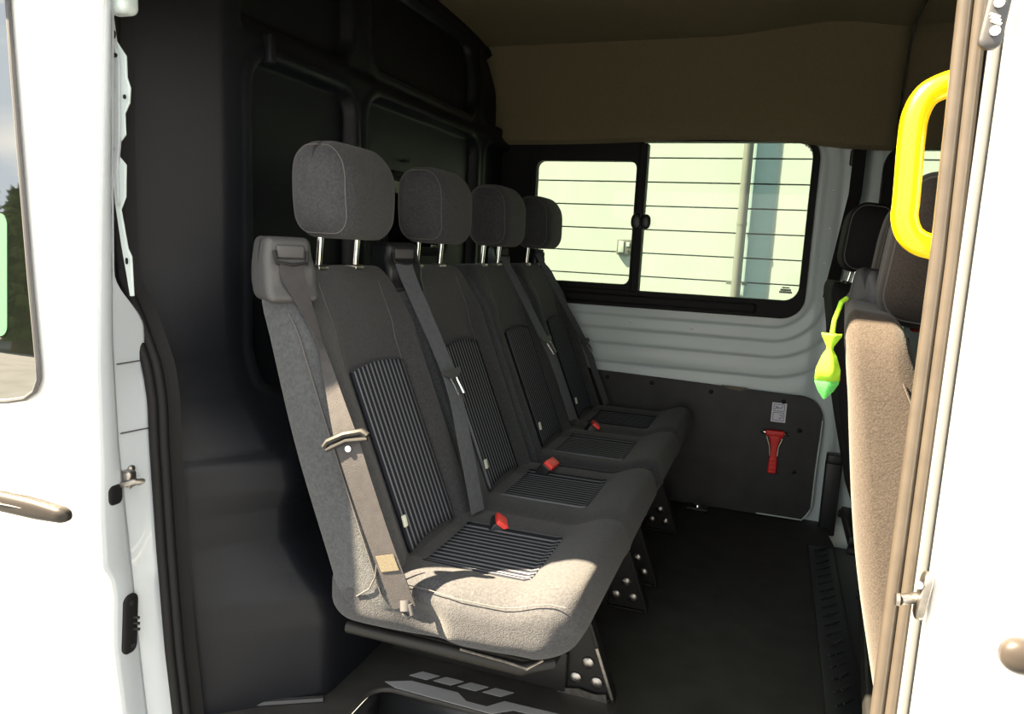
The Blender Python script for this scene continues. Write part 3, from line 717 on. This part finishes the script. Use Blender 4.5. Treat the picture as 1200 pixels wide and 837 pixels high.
hz_ = MB(d1.location); hz_.tube([onskin((HC.x + .085 * math.cos(a), 0, HC.z + .012 + .036 * math.sin(a)), .002) for a in [2 * math.pi * i / 40 for i in range(40)]], .0016, 6, closed=True); hz_.build('recess_shade_outline', GREYW, d1)  # thin grey outline stands in for the shading of the recess
pg = MB(d1.location); c = at(135, 580, 0, XD + .003); pg.rbox(c, (.004, .015, .019), (.003, .010, .012), (1, 1, 1), 4); pg.build('rubber_plug', RUBBER, d1)
pg = MB(d1.location); c = at(152, 731, 0, XD + .004)
pg.rbox(c, (.006, .017, .060), (.004, .013, .016), (1, 1, 3), 4, rot=Matrix.Rotation(-.06, 3, 'X')); cp = pg.build('contact_plate', RUBBER, d1)
for dz in (-.012, 0, .012):
    k = MB(d1.location); k.tube([c + Vector((.004, .005, dz)), c + Vector((.016, .008, dz))], .003, 8); k.build('contact_pin', BLKMET, cp)
for dz in (-.044, .044):
    k = MB(d1.location); k.tube([c + Vector((.005, 0, dz)), c + Vector((.008, 0, dz))], .005, 10); k.build('screw', BLKPL, cp)

# ---- B pillar between front door and opening
GP = [(1.75, 120, -60), (1.2, 122, 150), (1.0, 127, 290), (.95, 132, 330), (.90, 148, 362), (.85, 160, 395), (.78, 172, 430), (.70, 178, 470), (.61, 180, 520), (.40, 188, 640), (.2, 198, 760), (.05, 207, 837), (-.3, 230, 1040)]
gz = [at(px, py, 1, 1.09) for _, px, py in GP]
gz.sort(key=lambda p: p.z)
def gx_(z): return interp([(p.z, p.x) for p in gz], z)
def pil(u, v):
    z = -.35 + 1.95 * v; a = Vector((XD - .004, interp(DI, z) + .004, z)); up_ = ss(.84, .95, z); b = Vector((gx_(z) - .004, 1.092 * (1 - up_) + (a.y + .010) * up_, z))
    if b.x < a.x + .004: b.x = a.x + .004 * 0
    p = a.lerp(b, u); s = math.sin(math.pi * u) * max(0, b.x - a.x)
    p.y += .10 * s; p.y += .010 * ss(.66, .70, z) * ss(.80, .76, z) * math.sin(math.pi * u) * 1.0
    p.y += .010 * ss(.36, .33, z) * ss(.2, .9, u)
    return p
bp = empty('pillar', (-1.08, 1.06, 0)); 
MB(bp.location).grid(pil, 16, 160).build('pillar_panel', GREYW, bp, ang=50, solid=-.003)
bp['kind'] = 'structure'
gk = MB(bp.location); pp = [Vector((gx_(-.35 + 1.95 * i / 90), 1.088, -.35 + 1.95 * i / 90)) for i in range(91)]
gk.tube([p + Vector((.004, .0, 0)) for p in pp], .0095, 12); gk.tube([p + Vector((.015, .013, 0)) for p in pp], .0098, 12); gk.build('door_seal', RUBBER, bp)
bk = MB(bp.location)
bk.ribbon([p + Vector((.0, .05, 0)) for p in pp], [(.010, .013, 0)] * len(pp), .004); bk.build('seal_backing', RUBBER, bp)
sk_ = MB(bp.location); c = at(146, 560, 1, 1.048)
sk_.rbox(c, (.012, .006, .022), .005, (1, 1, 2), 3, rot=Matrix.Rotation(.15, 3, 'Y')); sk_.rbox(c + Vector((.012, -.008, .004)), (.010, .008, .012), .005, (1, 1, 1), 3)
sk_.tube([c + Vector((-.008, -.016, -.012)), c + Vector((.014, -.02, -.002)), c + Vector((.030, -.012, .003)), c + Vector((.034, -.004, .002)), c + Vector((.022, 0, -.004))], .004, 8)
sk_.v = [tuple(c + (Vector(q) - c) * 1.35 + Vector((.004, 0, 0))) for q in sk_.v]
sk_.build('striker', STEEL, bp)
for zz in (.648, .78):
    l_ = MB(bp.location); l_.tube([Vector(pil(u / 8, (zz + .35) / 1.95)) + Vector((.001, -.001, 0)) for u in range(1, 9)], .0015, 5); l_.build('joint_line', PLAST, bp)
# perforated white bracket above
Z1 = .5017
out = [(262, 36), (270, 95), (293, 130), (295, 180), (303, 205), (301, 240), (290, 265), (292, 315), (277, 335), (277, 365), (293, 385), (292, 460), (281, 490), (289, 535), (297, 580), (306, 600), (311, 692), (303, 692), (297, 655), (283, 575), (269, 480), (262, 400), (256, 300), (252, 36)]
br = empty('pillar_bracket', at(140, 180, 1, 1.045)); b_ = MB(br.location)
BY = 1.058
b_.prism([at(x * Z1, y * Z1, 1, BY) for x, y in out], (0, .004, 0)); b_.build('plate', WHITE_IN, br, bevel=.001)
b_ = MB(br.location); b_.prism([at(x * Z1, y * Z1, 1, BY - .006) for x, y in ((258, 40), (266, 95), (277, 140), (278, 330), (272, 400), (276, 480), (268, 470), (258, 300))], (0, .006, 0)); b_.build('flange', GREYW, br, bevel=.001)
for (x, y, w, hh) in ((264, 129, .010, .004), (262, 200, .003, .004), (291, 226, .003, .004), (262, 348, .003, .003), (296, 610, .0025, .006), (262, 80, .008, .008)):
    b_ = MB(br.location); b_.rbox(at(x * Z1, y * Z1, 1, BY - .008), (w, .002, hh), (w * .8, .0015, hh * .8), (1, 1, 1), 3); b_.build('dark_hole_patch', RUBBER, br)  # dark discs stand in for the darkness inside open holes
tag(br, 'narrow wavy-edged white metal bracket with punched holes beside the front door edge', 'bracket')
cv = MB(); cv.rbox(at(142, -6, 1, 1.06), (.026, .02, .034), (.014, .014, .014), (1, 1, 1), 4); tag(cv.build('pillar_cover', WHITE_IN), 'rounded pale cover at the very top above the white bracket', 'cover')
# white sliver clip at pillar foot
cl_ = MB(); cl_.ribbon([at(217, 738, 1, 1.16), at(219, 760, 1, 1.16), at(222, 800, 1, 1.16)], [(.003, 0, 0)] * 3, .002); tag(cl_.build('pillar_clip', WHITE_IN), 'thin white clip at the foot of the black door seal', 'clip')

# ================================================================== OUTSIDE
mb = MB(); mb.grid(lambda u, v: (-30 + 60 * u, -30 + 60 * v, -.45), 10, 10); struct(mb.build('ground', GROUND))
bd = empty('clad_building', (-.5, 6.0, -.45))
def part(name, mb, m, **k): return mb.build(name, m, bd, **k)
z0 = 1.593 - .1865 * 12
cm = MB(bd.location)
for i in range(24):
    za = z0 + .1865 * i
    if za < -.44: continue
    cm.prism([(-6, 6.0, za + .006), (-6, 6.0, za + .1805), (-6, 6.02, za + .184), (-6, 6.05, za + .184), (-6, 6.05, za + .003), (-6, 6.02, za + .003)], (10, 0, 0))
part('cladding', cm, CLAD, ang=20)
cm = MB(bd.location); cm.box((-1, 6.08, 1.4), (5, .04, 1.85)); part('backing', cm, GROOVE)
cm = MB(bd.location)
for i in range(24):
    za = z0 + .1865 * i
    if za < -.44: continue
    cm.box((-.145, 5.997, za + .0933), (.09, .003, .087))
part('blue_panel', cm, CLADB)
dp_ = MB(); dp_.tube([(-.275, 5.93, -.45), (-.275, 5.93, .95), (-.275, 5.93, 3.2)], .036, 16); dp_.tube([(-.275, 5.93, 1.28), (-.275, 5.93, 1.30)], .040, 16)
for x in (-.33, -.215): dp_.box((x, 5.95, .84), (.02, .012, .012))
tag(dp_.build('downpipe', PIPE), 'grey downpipe running up the white cladding beside the blue panel', 'pipe')
tag(bd, 'white clad building with horizontal boards seen through the sliding window', 'building')
eb = empty('electrical_box', (-1.17, 5.98, 1.0)); b_ = MB(eb.location); b_.rbox((-1.165, 5.98, 1.075), (.062, .018, .062), .008, (1, 1, 1), 2); b_.build('casing', PIPE, eb)
b_ = MB(eb.location); b_.rbox((-1.19, 5.961, 1.075), (.022, .004, .045), .003, (1, 1, 1), 2); b_.rbox((-1.135, 5.961, 1.095), (.014, .004, .018), .003, (1, 1, 1), 2); b_.build('cover', CLAD, eb)
b_ = MB(eb.location); b_.tube([(-1.135, 5.963, 1.05), (-1.135, 5.953, 1.05)], .008, 10); b_.build('knob', GROOVE, eb)
tag(eb, 'small grey electrical box on the white cladding, seen through the left pane', 'box')
# trees mirrored in the front door glass
def tree(x, y, h_, label):
    t = empty('tree', (x, y, -.45)); tr_ = MB(t.location); tr_.tube([(x, y, -.45), (x + .1, y, h_ * .5)], [.2, .12], 10); tr_.build('trunk', BARK, t)
    c = MB(t.location)
    for i in range(1500):
        a = random.uniform(0, 6.283); zz = random.uniform(0, 1); r = (1 - zz * .75) * h_ * .36 * random.uniform(.4, 1)
        p = Vector((x + r * math.cos(a), y + r * math.sin(a), -.1 + h_ * zz)); s = .16
        u = Vector((random.gauss(0, 1), random.gauss(0, 1), random.gauss(0, 1))).normalized() * s; v = u.orthogonal().normalized() * s
        c.add([p - u, p + v, p + u, p - v], [(0, 1, 2, 3)])
    c.build('foliage', LEAF, t); tag(t, label, 'tree', 'trees opposite the van')
for i, (x, y, h_) in enumerate(((-13, -8, 2.9), (-10.5, -8.4, 2.5), (-16, -9, 3.2), (-20, -8.5, 3.0))):
    tree(x, y, h_, 'dark green tree across from the van, mirrored in the front door glass')
